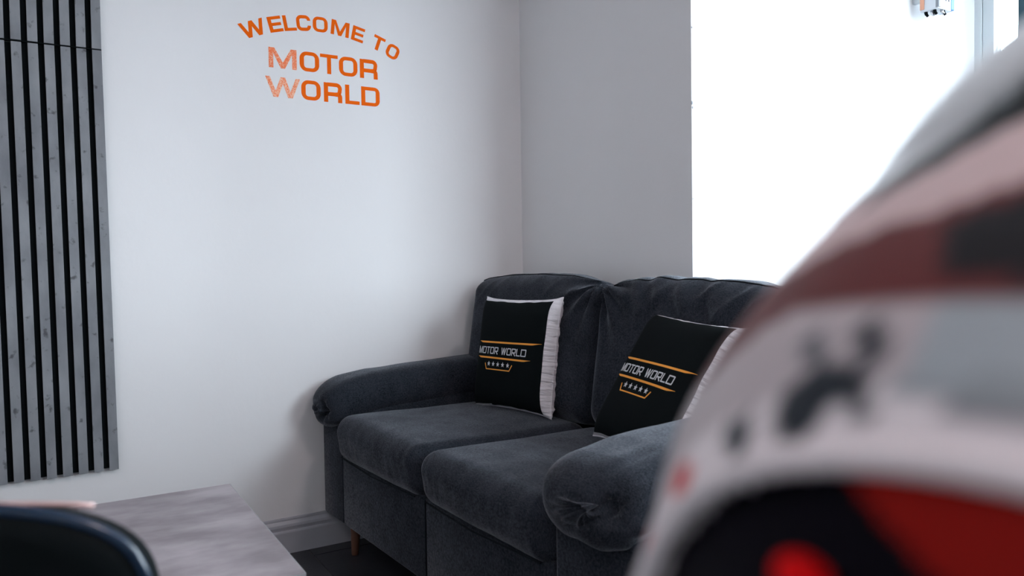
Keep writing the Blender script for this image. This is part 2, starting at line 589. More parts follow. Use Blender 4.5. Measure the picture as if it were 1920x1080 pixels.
def glyph(ch, w, t, r=0.24, th=None, straight=False):
    """polygons of one wide squared sans letter, height 1, width w, stem t"""
    th = th or t * 0.82
    h = t / 2
    v = th / 2
    k = t * 1.25
    if ch == 'O':
        return stroke(rrect(h, v, w - h, 1 - v, r), t, True) if th == t else ring(w, t, th, r)
    if ch == 'D':
        o = [(0, 0), (w - r * 1.25, 0)] + arc(w - r * 1.25, r * 1.25, r * 1.25, -90, 0) + arc(w - r * 1.25, 1 - r * 1.25, r * 1.25, 0, 90) + [(0, 1)]
        r2 = max(0.04, r * 1.25 - t)
        i = [(t, th), (w - t - r2, th)] + arc(w - t - r2, th + r2, r2, -90, 0) + arc(w - t - r2, 1 - th - r2, r2, 0, 90) + [(t, 1 - th)]
        return between(o, i)
    if ch == 'C':
        pts = [(w - h, 0.66), (w - h, 1 - v - r)] + arc(w - h - r, 1 - v - r, r, 0, 90) + arc(h + r, 1 - v - r, r, 90, 180) + arc(h + r, v + r, r, 180, 270) + arc(w - h - r, v + r, r, 270, 360) + [(w - h, 0.34)]
        return stroke(pts, (t + th) / 2)
    if ch == 'E':
        return [rect(0, 0, t, 1), rect(t, 0, w, th), rect(t, 1 - th, w, 1), rect(t, .5 - v, w * .94, .5 + v)]
    if ch == 'L':
        return [rect(0, 0, t, 1), rect(t, 0, w, th)]
    if ch == 'T':
        return [rect(0, 1 - th, w, 1), rect(w / 2 - h, 0, w / 2 + h, 1 - th)]
    if ch == 'R':
        rr = r * 0.8
        y1 = 0.42
        b = [(t * .9, 1 - v), (w - h - rr, 1 - v)] + arc(w - h - rr, 1 - v - rr, rr, 90, 0) + arc(w - h - rr, y1 + rr * .9, rr * .9, 0, -90) + [(t * .9, y1)]
        leg = [(w - h - rr * 1.2, y1)] + arc(w - h - rr * .7, y1 - rr * .7, rr * .7, 90, 0) + [(w - h, 0)]
        if straight: leg = [(w * .42, y1), (w - h * .6, 0)]
        return [rect(0, 0, t, 1)] + stroke(b, (t + th) / 2) + stroke(leg, t)
    if ch == 'M':
        return [rect(0, 0, t, 1), rect(w - t, 0, w, 1)] + [[(t * .6, 1), (t * .98, 0.74), (w / 2 - t * .46, 0), (w / 2, 0), (w / 2, .29), (k, 1)], [(w - t * .6, 1), (w - k, 1), (w / 2, .29), (w / 2, 0), (w / 2 + t * .46, 0), (w - t * .98, 0.74)]]
    if ch == 'W':
        a, b_ = w * .29, w * .71
        q = t * .52
        return [[(0, 1), (a - q, 0), (a + q, 0), (t * 1.0, 1)], [(a - q, 0), (a + q, 0), (w / 2 + q, 1), (w / 2 - q, 1)],
                [(w / 2 - q, 1), (b_ - q, 0), (b_ + q, 0), (w / 2 + q, 1)], [(b_ - q, 0), (b_ + q, 0), (w, 1), (w - t, 1)]]
    return []


def rect(x0, y0, x1, y1):
    return [(x0, y0), (x1, y0), (x1, y1), (x0, y1)]


def between(o, i):
    n = len(o)
    return [[o[k], o[(k + 1) % n], i[(k + 1) % n], i[k]] for k in range(n)]


def ring(w, t, th, r):
    o = rrect(0, 0, w, 1, r + t * .55)
    i = rrect(t, th, w - t, 1 - th, max(0.03, r * .6))
    return between(o, i)


def letter_obj(polys, place, thick, m, parent, name='letter', flip=False):
    """place(x, y, d) -> 3D; d is height above the carrier surface"""
    bm = bmesh.new()
    for ip, p in enumerate(polys):
        ar = sum(p[i][0] * p[(i + 1) % len(p)][1] - p[(i + 1) % len(p)][0] * p[i][1] for i in range(len(p)))
        if (ar < 0) != flip:
            p = p[::-1]
        f = [bm.verts.new(place(q[0], q[1], thick + 0.00002 * (ip % 9))) for q in p]
        b = [bm.verts.new(place(q[0], q[1], 0.0001)) for q in p]
        try:
            bm.faces.new(f)
        except ValueError:
            continue
        n = len(f)
        for i in range(n):
            bm.faces.new((f[i], b[i], b[(i + 1) % n], f[(i + 1) % n]))
    return finish(name, bm, m, parent, recalc=False)


sign = empty('wall_lettering', (0, -0.784, 1.60))
tag(sign, 'orange vinyl lettering WELCOME TO MOTOR WORLD on the white left wall', 'lettering')


def word(chars, z0, h):
    for ch, y0, y1, t, m in chars:
        w = (y1 - y0) / h
        g = glyph(ch, w, t)
        letter_obj(g, lambda x, y, d, y0=y0, z0=z0: Vector((d, y0 + x * h + 0.784, z0 + y * h - 1.60)), 0.0006, M[m], sign)


word([('M', -0.963, -0.872, .225, 'vinyl_worn_glints'), ('O', -0.862, -0.796, 0.222, 'vinyl'), ('T', -0.7925, -0.7315, 0.21, 'vinyl'),
      ('O', -0.7275, -0.662, 0.222, 'vinyl'), ('R', -0.653, -0.5885, 0.222, 'vinyl')], 1.6015, 0.0655)
word([('W', -0.9755, -0.862, 0.222, 'vinyl_bubbly_glints'), ('O', -0.8585, -0.793, 0.222, 'vinyl'), ('R', -0.782, -0.7185, 0.222, 'vinyl'),
      ('L', -0.7075, -0.6565, 0.222, 'vinyl'), ('D', -0.650, -0.5825, 0.222, 'vinyl')], 1.5070, 0.0655)
CY0, CZ0, CR = -0.78426, 1.17182, 0.59178
hh = 0.0505
for ch, ang, wd, in (('W', -22.5, .083), ('E', -15.2, .0445), ('L', -10.55, .041), ('C', -6.0, .049), ('O', -0.5, .051), ('M', 6.2, .0635),
                     ('E', 12.4, .0435), ('T', 19.8, .043), ('O', 25.4, .0475)):
    a = R(ang)
    g = glyph(ch, wd / hh, .235)

    def pl_(x, y, d, a=a, wd=wd):
        lx, ly = x * hh - wd / 2, y * hh - hh / 2 + CR
        return Vector((d, CY0 + lx * math.cos(a) + ly * math.sin(a) + 0.784, CZ0 - lx * math.sin(a) + ly * math.cos(a) - 1.60))
    letter_obj(g, pl_, 0.0006, M['vinyl'], sign)

# ------------------------------------------------------------------ sofa
SA = R(3.0)
sofa = empty('sofa', (0.03, -0.81, 0), (0, 0, SA))
tag(sofa, 'two-seat charcoal fabric sofa with loose back cushions in the corner', 'sofa')
SOFA_M = Matrix.Translation((0.03, -0.81, 0)) @ Matrix.Rotation(SA, 4, 'Z')


def soft_box(w, d, h, r, n=(40, 30, 20), puff=(0.0, 0.0, 0.0), fn=None):
    """rounded, padded block centred at the origin; puff = extra bulge along x, y, z"""
    bm = bmesh.new()
    hw = (w / 2, d / 2, h / 2)
    idx = {}

    def grid(k, m_):
        # more rows near the rounded edges
        s = -1 + 2 * k / m_
        return math.copysign(abs(s) ** 0.75, s)

    def vert(i, j, k):
        if (i, j, k) in idx: return idx[(i, j, k)]
        p = Vector((grid(i, n[0]) * hw[0], grid(j, n[1]) * hw[1], grid(k, n[2]) * hw[2]))
        inn = Vector([max(-(hw[a] - r), min(hw[a] - r, p[a])) for a in range(3)])
        dlt = p - inn
        q = inn + dlt.normalized() * r if dlt.length > 1e-9 else p.copy()
        sN = [q[a] / hw[a] for a in range(3)]
        f = [max(0, 1 - min(1, abs(s)) ** 2.2) for s in sN]
        q.x += math.copysign(1, sN[0]) * puff[0] * f[1] * f[2] * min(1, abs(sN[0]) ** 2)
        q.y += math.copysign(1, sN[1]) * puff[1] * f[0] * f[2] * min(1, abs(sN[1]) ** 2)
        q.z += math.copysign(1, sN[2]) * puff[2] * f[0] * f[1] * min(1, abs(sN[2]) ** 2)
        if fn: q = fn(q, sN)
        v = bm.verts.new(q)
        idx[(i, j, k)] = v
        return v
    nx, ny, nz = n
    for i in range(nx):
        for j in range(ny):
            bm.faces.new((vert(i, j, 0), vert(i, j + 1, 0), vert(i + 1, j + 1, 0), vert(i + 1, j, 0)))
            bm.faces.new((vert(i, j, nz), vert(i + 1, j, nz), vert(i + 1, j + 1, nz), vert(i, j + 1, nz)))
    for i in range(nx):
        for k in range(nz):
            bm.faces.new((vert(i, 0, k), vert(i + 1, 0, k), vert(i + 1, 0, k + 1), vert(i, 0, k + 1)))
            bm.faces.new((vert(i, ny, k), vert(i, ny, k + 1), vert(i + 1, ny, k + 1), vert(i + 1, ny, k)))
    for j in range(ny):
        for k in range(nz):
            bm.faces.new((vert(0, j, k), vert(0, j, k + 1), vert(0, j + 1, k + 1), vert(0, j + 1, k)))
            bm.faces.new((vert(nx, j, k), vert(nx, j + 1, k), vert(nx, j + 1, k + 1), vert(nx, j, k + 1)))
    return bm


def move(bm, M_):
    bmesh.ops.transform(bm, matrix=M_, verts=bm.verts)
    return bm


def nz3(p, s, o=0.0):
    return noise.noise(Vector((p.x * s + o, p.y * s - o, p.z * s + 2 * o)))


def ridge(p, s, o=0.0):
    return 1 - abs(noise.noise(Vector((p.x * s + o, p.y * s, p.z * s + o))) * 2)


# base and front rail
bm = bmesh.new()
box(bm, 0.149, 0.7165, -0.002, 0.60, 0.118, 0.345, bev=0.005)
box(bm, 0.7185, 1.269, -0.002, 0.60, 0.118, 0.345, bev=0.005)
finish('seat_base', bm, M['fabric'], sofa, smooth=True)
finish('arm_panel', bx(-0.022, 0.148, -0.002, 0.70, 0.118, 0.50, bev=0.006), M['fabric'], sofa, smooth=True)
finish('arm_panel', bx(1.270, 1.500, 0.0, 0.70, 0.125, 0.52, bev=0.010), M['fabric'], sofa, smooth=True)
finish('back_frame', bx(0.0, 1.49, 0.60, 0.735, 0.125, 0.80, bev=0.02), M['fabric'], sofa, smooth=True)
bm = bmesh.new()
tube(bm, [(0.7175, -0.003, 0.122), (0.7175, -0.003, 0.338)], 0.0016, 6)
finish('front_seam', bm, M['seam'], sofa)
for lx, ly in ((0.122, 0.045), (1.40, 0.06), (0.10, 0.66), (1.40, 0.66)):
    bm = bmesh.new()
    tube(bm, [(lx, ly, 0.0), (lx, ly, 0.004), (lx + .002, ly + .002, 0.07), (lx + .004, ly + .004, 0.127)], [0.0105, 0.0115, 0.0155, 0.019], 20)
    finish('leg', bm, M['wood'], sofa, smooth=True)


def seat_fn(off):
    def f(q, s):
        q.z += 0.004 * nz3(q, 5, off)
        q.y += 0.003 * nz3(q, 6, off + 3)
        fr = max(0, -s[1]) ** 3
        # softly fuller front edge that leans out and sags down at the corners
        q.y -= 0.012 * fr * max(0, s[2] + 0.2)
        q.z -= 0.003 * fr * max(0, s[2]) * (abs(s[0]) ** 3)
        q.z += 0.012 * max(0, -s[1]) * max(0, s[2])
        # fine pull creases on the front
        w_ = max(0, -s[1] - 0.75) * 4
        q.y += 0.0016 * w_ * ridge(Vector((q.x * 3, 0, q.z)), 9, off)
        return q
    return f


for k, (u0, u1) in enumerate(((0.142, 0.713), (0.715, 1.272))):
    bm = soft_box(u1 - u0, 0.60, 0.135, 0.052, (56, 44, 18), (0.004, 0.008, 0.014), seat_fn(k * 7.3))
    move(bm, Matrix.Translation(((u0 + u1) / 2, 0.275, 0.397)))
    c = finish('seat_cushion', bm, M['fabric'], sofa, smooth=True)
    bm = bmesh.new()
    z = 0.342
    tube(bm, [(u0 + 0.03, -0.015, z), ((u0 + u1) / 2, -0.030, z), (u1 - 0.03, -0.015, z)], 0.0022, 6)
    finish('piping', bm, M['seam'], c)


def back_fn(side, off):
    def f(q, s):
        top = max(0, s[2])
        # slumped crown, higher in the middle than at the ends
        q.z -= 0.030 * top ** 3 * abs(s[0]) ** 3.0
        q.z += 0.006 * nz3(q, 7, off) * top
        # gathers radiating from the upper corner next to the other cushion
        cx, cz = side * 0.34, 0.20
        dx, dz = (q.x - cx), (q.z - cz)
        rr = math.hypot(dx, dz)
        ang = math.atan2(dz, dx)
        fall = math.exp(-(rr / 0.16) ** 2)
        q.y += -0.011 * fall * math.sin(ang * 11 + off)
        q.z += 0.005 * fall * math.sin(ang * 9 + off + s[1] * 2)
        # broad folds under the top seam
        fold = math.exp(-((s[2] - 0.72) / 0.28) ** 2)
        a_ = 0.019 if side < 0 else 0.004
        q.y -= a_ * fold * (nz3(Vector((q.x + q.z * 0.6, 0, q.z * 0.25)), 16, off))
        q.y -= a_ * 0.7 * fold * ridge(Vector((q.x - q.z * 0.8, 0, q.z * 0.2)), 9, off + 4) ** 3
        q.z += a_ * 0.5 * top * nz3(Vector((q.x, q.y * .3, 0)), 22, off)
        q.y += 0.004 * nz3(q, 4, off + 9)
        return q
    return f


for k, (u0, u1, sd) in enumerate(((0.022, 0.752, 1), (0.742, 1.46, -1))):
    bm = soft_box(u1 - u0, 0.175, 0.452, 0.062, (84, 20, 56), (0.004, 0.018, 0.010), back_fn(sd, k * 5.1 + 1))
    mm = Matrix.Translation(((u0 + u1) / 2, 0.625, 0.680 if sd > 0 else 0.669)) @ Matrix.Rotation(R(0 if sd > 0 else 1.6), 4, 'Y') @ Matrix.Rotation(R(-9), 4, 'X')
    bm2_tr = mm
    move(bm, mm)
    c = finish('back_cushion', bm, M['fabric'], sofa, smooth=True)
    bm = bmesh.new()
    f = back_fn(sd, k * 5.1 + 1)
    hw, hd, hz = (u1 - u0) / 2, 0.0875, 0.226
    pts = []
    for i in range(50):
        x = -hw * 0.90 + 2 * hw * 0.90 * i / 49
        z = hz - 0.0100
        q = Vector((x, -hd + 0.035, z + 0.004))
        s = [x / hw, q.y / hd, z / hz]
        q = f(q, s)
        q.z += 0.010 * max(0, 1 - abs(s[0]) ** 2.2) * (1 - abs(s[1]) ** 2.2)
        pts.append(mm @ q)
    tube(bm, pts, 0.0022, 6)
    finish('top_seam', bm, M['seam'], c, smooth=True)


def arm_pad(cx, a, off, pinch_x, pinch_z, lobes=10, amp=1.0):
    """padded roll on top of the arm; cross-sections lofted from front to back"""
    bm = bmesh.new()
    N, L = 64, 70
    rings = []
    for i in range(L + 1):
        t = i / L
        y = -0.050 + 0.76 * t ** 1.5
        d = (y + 0.050)
        # rounded nose
        e = min(1.0, d / 0.085)
        nose = (1 - (1 - e) ** 2.4) ** 0.5
        nose = 0.03 + 0.97 * nose
        zc = 0.506 + 0.028 * min(1, max(0, (y + .04) / 0.17)) + 0.022 * max(0, (y - .13) / 0.45) - 0.012 * (1 - e)
        b = (0.070 - 0.006 * t) * (0.30 + 0.70 * nose)
        aa = a * (0.42 + 0.58 * nose)
        ring = []
        for k in range(N):
            th = 2 * math.pi * k / N
            cs, sn = math.cos(th), math.sin(th)
            px = math.copysign(abs(cs) ** 0.72, cs) * aa
            pz = math.copysign(abs(sn) ** 0.82, sn) * b
            if pz < 0:
                px *= 1 - 0.06 * (pz / b) ** 2
                pz *= 1.22 + 0.22 * t
            p = Vector((cx + px, y, zc + pz))
            # gathers running back from the pinch on the nose
            fall = math.exp(-(d / 0.13) ** 2)
            ang = math.atan2(pz - pinch_z, px - pinch_x)
            g = amp * (math.sin(ang * lobes + off) * 0.5 + math.sin(ang * (lobes - 4) + off * 2) * 0.5)
            dirv = Vector((px, 0, pz))
            if dirv.length > 1e-6: dirv.normalize()
            p += dirv * 0.0065 * g * fall
            p += dirv * 0.004 * nz3(p, 7, off)
            p.y += 0.006 * g * fall
            dist = math.hypot(px - pinch_x, pz - pinch_z)
            p.y += 0.030 * math.exp(-(dist / 0.028) ** 2) * math.exp(-(d / 0.05) ** 2)
            ring.append(bm.verts.new(p))
        rings.append(ring)
    for i in range(L):
        for k in range(N):
            bm.faces.new((rings[i][k], rings[i][(k + 1) % N], rings[i + 1][(k + 1) % N], rings[i + 1][k]))
    # nose: concentric rows closing towards the pinch
    prev = rings[0]
    cen = Vector((cx + pinch_x * .7, -0.050, 0.500 + pinch_z))
    for s in (0.86, 0.7, 0.54, 0.38, 0.22, 0.1):
        row = []
        for k in range(N):
            p = cen + (rings[0][k].co - cen) * s
            bulge = math.sin(math.pi * s) * 0.012
            th = 2 * math.pi * k / N
            p.y = -0.050 - bulge + 0.0045 * amp * math.sin(th * (lobes - 1) + off) * s + (0.024 if s < 0.2 else 0.010 if s < .3 else 0)
            row.append(bm.verts.new(p))
        for k in range(N):
            bm.faces.new((prev[k], row[k], row[(k + 1) % N], prev[(k + 1) % N]))
        prev = row
    bm.faces.new(prev)
    bm.faces.new(rings[-1][::-1])
    return finish('arm_pad', bm, M['fabric'], sofa, smooth=True)


arm_pad(0.068, 0.095, 0.7, 0.03, -0.012, 6, 0.6)
arm_pad(1.388, 0.137, 2.9, 0.085, 0.020)

# ------------------------------------------------------------------ throw cushions
def pillow_surface(a, T, sgn, x, z, off):
    X, Z = min(1, abs(x / a)), min(1, abs(z / a))
    t = T * (0.80 + 0.20 * (1 - X * X) * (1 - Z * Z)) * max(0.0, (1 - X ** 9)) ** 0.55 * max(0.0, (1 - Z ** 7)) ** 0.55
    crease = 0.0018 * noise.noise(Vector((x * 9 + off, z * 14, off)))
    return sgn * (t + crease * min(1, t / T))


def make_pillow(label, place, off, text_shift=0.0):
    p = empty('throw_cushion')
    p.matrix_world = place
    tag(p, label, 'cushion', 'black and white printed cushions on the sofa')
    a, T = 0.181, 0.055
    n = 64

    def outline(x, z):
        X, Z = x / a, z / a
        # sides bow inwards, corners stay drawn out into ears
        ear = 1 + 0.035 * (abs(X) * abs(Z)) ** 9
        return x * (1 - 0.030 * (1 - Z * Z)) * ear, z * (1 - 0.035 * (1 - X * X)) * ear

    def g(k):
        s = -1 + 2 * k / n
        return math.copysign(1 - (1 - abs(s)) ** 1.35, s) * a

    bm = bmesh.new()
    F, B = {}, {}
    for i in range(n + 1):
        for k in range(n + 1):
            x, z = g(i), g(k)
            ox, oz = outline(x, z)
            yf = pillow_surface(a, T, -1, x, z, off)
            yb = pillow_surface(a, T, 1, x, z, off + 5)
            X, Z = abs(x / a), abs(z / a)
            # puckers across the seam band
            e = max(X, Z)
            band = max(0, min(1, (e - 0.925) / 0.03))
            s_ = z if X > Z else x
            wr_ = noise.noise(Vector((s_ * 42 + off, x * 4, 3.1 * off))) + .6 * noise.noise(Vector((s_ * 110, off, 0)))
            if band > 0 and e < 0.999:
                if X > Z: ox += math.copysign(1, x) * 0.0035 * wr_ * band
                else: oz += math.copysign(1, z) * 0.0035 * wr_ * band
                yf += 0.004 * wr_ * band
                yb += 0.009 * wr_ * band
            elif e >= 0.999:
                if X > Z: ox += math.copysign(1, x) * 0.003 * wr_
                else: oz += math.copysign(1, z) * 0.003 * wr_
            F[i, k] = bm.verts.new((ox, yf, oz))
            edge = i in (0, n) or k in (0, n)
            if edge:
                F[i, k].co.y = 0.004 * wr_
                B[i, k] = F[i, k]
            else:
                B[i, k] = bm.verts.new((ox, yb, oz))
    for i in range(n):
        for k in range(n):
            bm.faces.new((F[i, k], F[i + 1, k], F[i + 1, k + 1], F[i, k + 1]))
            try:
                bm.faces.new((B[i, k], B[i, k + 1], B[i + 1, k + 1], B[i + 1, k]))
            except ValueError:
                pass
    cv = finish('cover', bm, M['white_cloth'], p, smooth=True)
    bm = bmesh.new()
    pts = [outline(x, z) for x, z in [(g(i), -a) for i in range(0, n, 2)] + [(a, g(k)) for k in range(0, n, 2)] + [(g(i), a) for i in range(n, 0, -2)] + [(-a, g(k)) for k in range(n, 0, -2)]]
    tube(bm, [(q[0], 0, q[1]) for q in pts], 0.0022, 6, closed=True)
    finish('seam_edge', bm, M['white_cloth'], cv, smooth=True)
    # black printed front panel
    hx, hz_ = 0.1685, 0.1745
    ox_, oz_ = -0.0045, -0.0020

    def on(x, z, d):
        ox, oz = outline(x, z)
        return Vector((ox, pillow_surface(a, T, -1, x, z, off) - 0.0012 - d, oz))
    bm = bmesh.new()
    V = {}
    m_ = 60
    for i in range(m_ + 1):
        for k in range(m_ + 1):
            x, z = -1 + 2 * i / m_, -1 + 2 * k / m_
            ex = hx * (1 + 0.012 * noise.noise(Vector((z * 3, off, 1)))) if abs(x) > .99 else hx
            ez = hz_ * (1 + 0.016 * noise.noise(Vector((x * 4, off, 7)))) if abs(z) > .99 else hz_
            V[i, k] = bm.verts.new(on(x * ex + ox_, z * ez + oz_, 0.0))
    for i in range(m_):
        for k in range(m_):
            bm.faces.new((V[i, k], V[i + 1, k], V[i + 1, k + 1], V[i, k + 1]))
    pn = finish('front_panel', bm, M['print_black'], p, smooth=True, recalc=False)
    w2, h2 = 2 * hx, 2 * hz_

    def uv(u, v, d):           # u to the right, v downwards, both 0..1 on the panel
        return on((u + 0.035 + text_shift - 0.5) * w2, (0.5 - v) * h2, d)
    # two tapering stripes
    for (u0, v0, u1, v1, th, sk) in ((0.030, 0.410, 0.935, 0.402, 0.017, 1), (0.030, 0.556, 0.830, 0.560, 0.017, 1)):
        bm = bmesh.new()
        row = []
        for i in range(41):
            s = i / 40
            u, v = u0 + (u1 - u0) * s, v0 + (v1 - v0) * s
            k = min(1, s / 0.06, (1 - s) / 0.11)
            top, bot = v - th / 2, v - th / 2 + th * max(0.12, k)
            row.append((bm.verts.new(uv(u, top, 0.0006)), bm.verts.new(uv(u, bot, 0.0006))))
        for i in range(40):
            bm.faces.new((row[i][0], row[i + 1][0], row[i + 1][1], row[i][1]))
        finish('stripe', bm, M['print_orange'], pn, recalc=False)
    # words
    u = 0.030
    hgt = 0.068
    for ch in 'MOTOR WORLD':
        if ch == ' ':
            u += 0.040
            continue
        wd = {'M': 1.10, 'W': 1.20, 'O': .95, 'T': .86, 'R': .92, 'L': .84, 'D': 1.12}[ch]
        g_ = glyph(ch, wd, 0.145, 0.10, 0.145, True)
        sc = hgt * 0.9
        letter_obj(g_, lambda x, y, d, u=u, sc=sc: uv(u + (x + y * 0.10) * sc, 0.522 - y * hgt, d), 0.0008, M['print_grey'], pn)
        u += (wd + 0.17) * sc
    # five stars
    for i in range(5):
        cu, cv_ = 0.235 + i * 0.0735, 0.617
        pts = []
        for k in range(10):
            r_ = 0.025 if k % 2 == 0 else 0.0105
            th = math.pi / 2 + math.pi * k / 5
            pts.append((cu + r_ * math.cos(th), cv_ - r_ * math.sin(th)))
        polys = [[(cu, cv_), pts[k], pts[(k + 1) % 10]] for k in range(10)]
        letter_obj(polys, lambda x, y, d: uv(x, y, d), 0.0007, M['print_grey'], pn, 'star', True)
    # bracket under the stars
    polys = stroke([(0.172, 0.612), (0.198, 0.668), (0.555, 0.668), (0.590, 0.612)], 0.010)
    sub = []
    for q in polys:
        for i in range(6):
            a0, a1 = i / 6, (i + 1) / 6
            l = lambda A, B_, t: (A[0] + (B_[0] - A[0]) * t, A[1] + (B_[1] - A[1]) * t)
            sub.append([l(q[0], q[1], a0), l(q[0], q[1], a1), l(q[3], q[2], a1), l(q[3], q[2], a0)])
    letter_obj(sub, lambda x, y, d: uv(x, y, d), 0.0007, M['print_orange'], pn, 'bracket_mark', True)
    return p


def pillow_place(u, v, z, yaw, lean, roll):
    return SOFA_M @ Matrix.Translation((u, v, z)) @ Matrix.Rotation(R(yaw), 4, 'Z') @ Matrix.Rotation(R(lean), 4, 'X') @ Matrix.Rotation(R(roll), 4, 'Y') @ Matrix.Translation((0, 0.036, 0))


make_pillow('black cushion with white back standing upright against the left arm of the sofa', pillow_place(0.441, 0.453, 0.662, 6.2, -9.6, -1.0), 1.3)
make_pillow('black cushion with white back leaning tilted behind the near right arm, partly behind the helmet', pillow_place(1.143, 0.411, 0.664, -10, -31.9, 2.7), 6.1, -0.02)

# ------------------------------------------------------------------ coffee table
tb = empty('coffee_table', (0.954, -1.80, 0))
tag(tb, 'low coffee table with mottled stone-grey laminate top in front of the left wall', 'table')
finish('table_top', bx(-0.318, 0.318, -0.56, 0.562, 0.395, 0.430, bev=0.001), M['table'], tb)
bm = bmesh.new()
for a in ((0.3183, 0.3193, -0.56, 0.563), (-0.3193, -0.3183, -0.56, 0.563)):
    box(bm, a[0], a[1], a[2], a[3], 0.3955, 0.4295)
box(bm, -0.3183, 0.3183, 0.5623, 0.5633, 0.3955, 0.4295)
box(bm, -0.3183, 0.3183, -0.5613, -0.5603, 0.3955, 0.4295)
finish('edge_band', bm, M['table_edge'], tb)
for sx_ in (-1, 1):
    for sy_ in (-1, 1):
        finish('leg', bx(sx_ * 0.285 - 0.022, sx_ * 0.285 + 0.022, sy_ * 0.49 - 0.022, sy_ * 0.49 + 0.022, 0, 0.395, bev=0.002), M['black_metal'], tb)
for y0 in (-0.50, 0.48):
    finish('apron', bx(-0.263, 0.263, y0, y0 + 0.02, 0.34, 0.395), M['black_metal'], tb)

# ------------------------------------------------------------------ black chair in the lower left foreground
def to_world(lat, dep, h):
    """helper: a spot on the floor plan seen from the room's entrance side"""
    f2 = Vector((fw.x, fw.y, 0)).normalized()
    r2 = Vector((rt.x, rt.y, 0)).normalized()
    return Vector((CAM.x, CAM.y, 0)) + f2 * dep + r2 * lat + Vector((0, 0, h))


cl = to_world(-0.458, 0.430, 0)
ang = math.atan2(rt.y, rt.x)
chair = empty('shell_chair', cl, (0, 0, ang))
tag(chair, 'black rounded-back shell chair with a blue reflection painted on its rim, seen from behind in the foreground', 'chair')
ZT, BB, AA, NN = 0.812, 0.100, 0.220, 3.4


def chair_outline(t):
    """t 0..1 from lower left over the top to lower right"""
    if t < 0.22:
        s = t / 0.22
        return (-AA + 0.03 * (1 - s) ** 2, 0.47 + (ZT - BB - 0.47) * s)
    if t > 0.78:
        s = (1 - t) / 0.22
        return (AA - 0.03 * (1 - s) ** 2, 0.47 + (ZT - BB - 0.47) * s)
    th = math.pi - math.pi * (t - 0.22) / 0.56
    c, s = math.cos(th), math.sin(th)
    return (math.copysign(abs(c) ** (2 / NN), c) * AA, ZT - BB + BB * abs(s) ** (2 / NN))


def chair_y(x, z):
    return 0.055 * (1 - (x / AA) ** 2) * -1 + 0.055 + 0.02 * (z - 0.6)   # curved round the sitter


bm = bmesh.new()
n = 72
prev = None
rows = 14
grid = []
for i in range(n + 1):
    x, z = chair_outline(i / n)
    colv = []
    for j in range(rows + 1):
        s = j / rows
        xx, zz = x * (1 - s), z + (0.60 - z) * s
        if z < 0.60: zz = z
        colv.append((xx, zz))
    grid.append(colv)
fr, bk = [], []
for colv in grid:
    fr.append([bm.verts.new((x, chair_y(x, z) + 0.000, z)) for x, z in colv])
    bk.append([bm.verts.new((x, chair_y(x, z) + 0.022, z)) for x, z in colv])
for i in range(n):
    for j in range(rows):
        bm.faces.new((fr[i][j], fr[i + 1][j], fr[i + 1][j + 1], fr[i][j + 1]))
        bm.faces.new((bk[i][j], bk[i][j + 1], bk[i + 1][j + 1], bk[i + 1][j]))
    bm.faces.new((fr[i][0], bk[i][0], bk[i + 1][0], fr[i + 1][0]))
bmesh.ops.remove_doubles(bm, verts=bm.verts, dist=1e-5)
finish('backrest', bm, M['black_plastic'], chair, smooth=True)
bm = bmesh.new()
tube(bm, [(x, chair_y(x, z) + 0.004, z) for x, z in [chair_outline(i / 80) for i in range(81)]], 0.0045, 12)
finish('rim', bm, M['rim_reflection'], chair, smooth=True)  # rim tube coloured blue in place of the bluish edge reflection
bm = bmesh.new()
pts = []
for i in range(30):
    s = -1 + 2 * i / 29
    x = s * 0.187
    pts.append((x, chair_y(x, ZT) + 0.016, ZT - 0.004 - 0.010 * abs(s) ** 4))
tube(bm, pts, 0.0018, 10)
finish('top_edge_highlight', bm, M['rose_highlight'], chair, smooth=True)  # thin pinkish tube standing in for the upper edge highlight
bm = soft_box(0.44, 0.42, 0.06, 0.028, (24, 24, 6), (0, 0, 0.012))
move(bm, Matrix.Translation((0, 0.265, 0.455)))
finish('seat', bm, M['black_plastic'], chair, smooth=True)
for sx_ in (-1, 1):
    for y0, y1 in ((0.11, 0.06), (0.43, 0.47)):
        bm = bmesh.new()
        tube(bm, [(sx_ * 0.20, y1, 0.0), (sx_ * 0.15, y0, 0.43)], 0.011, 12)
        finish('leg', bm, M['black_metal'], chair, smooth=True)

# ------------------------------------------------------------------ side table carrying the helmet
st = empty('side_table', (2.56, -1.22, 0))
tag(st, 'black round pedestal side table under the racing helmet', 'table')
TZ = 0.668
bm = bmesh.new()
bmesh.ops.create_cone(bm, cap_ends=True, segments=56, radius1=0.225, radius2=0.23, depth=0.022)
move(bm, Matrix.Translation((0, 0, TZ - 0.011)))
finish('table_top', bm, M['black_metal'], st)
bm = bmesh.new()
tube(bm, [(0, 0, 0.018), (0, 0, 0.06), (0, 0, 0.62), (0, 0, TZ - 0.022)], [0.05, 0.022, 0.022, 0.05], 24)
finish('column', bm, M['black_metal'], st, smooth=True)
bm = bmesh.new()
bmesh.ops.create_cone(bm, cap_ends=True, segments=48, radius1=0.19, radius2=0.175, depth=0.018)
move(bm, Matrix.Translation((0, 0, 0.009)))
finish('foot_plate', bm, M['black_metal'], st)

# ------------------------------------------------------------------ racing helmet
HC_ = Vector((2.49839, -1.32440, 0.84644))
HM = Matrix(((0.0595, 0.9976, -0.0362, HC_.x), (-0.9559, 0.0674, 0.2859, HC_.y), (0.2876, 0.0176, 0.9576, HC_.z), (0, 0, 0, 1)))
helmet = empty('racing_helmet')
helmet.matrix_world = HM
tag(helmet, 'large blurred racing helmet in white, red and black at the right foreground', 'helmet')
SA_, SB_, SC_ = 0.18375, 0.147, 0.15225


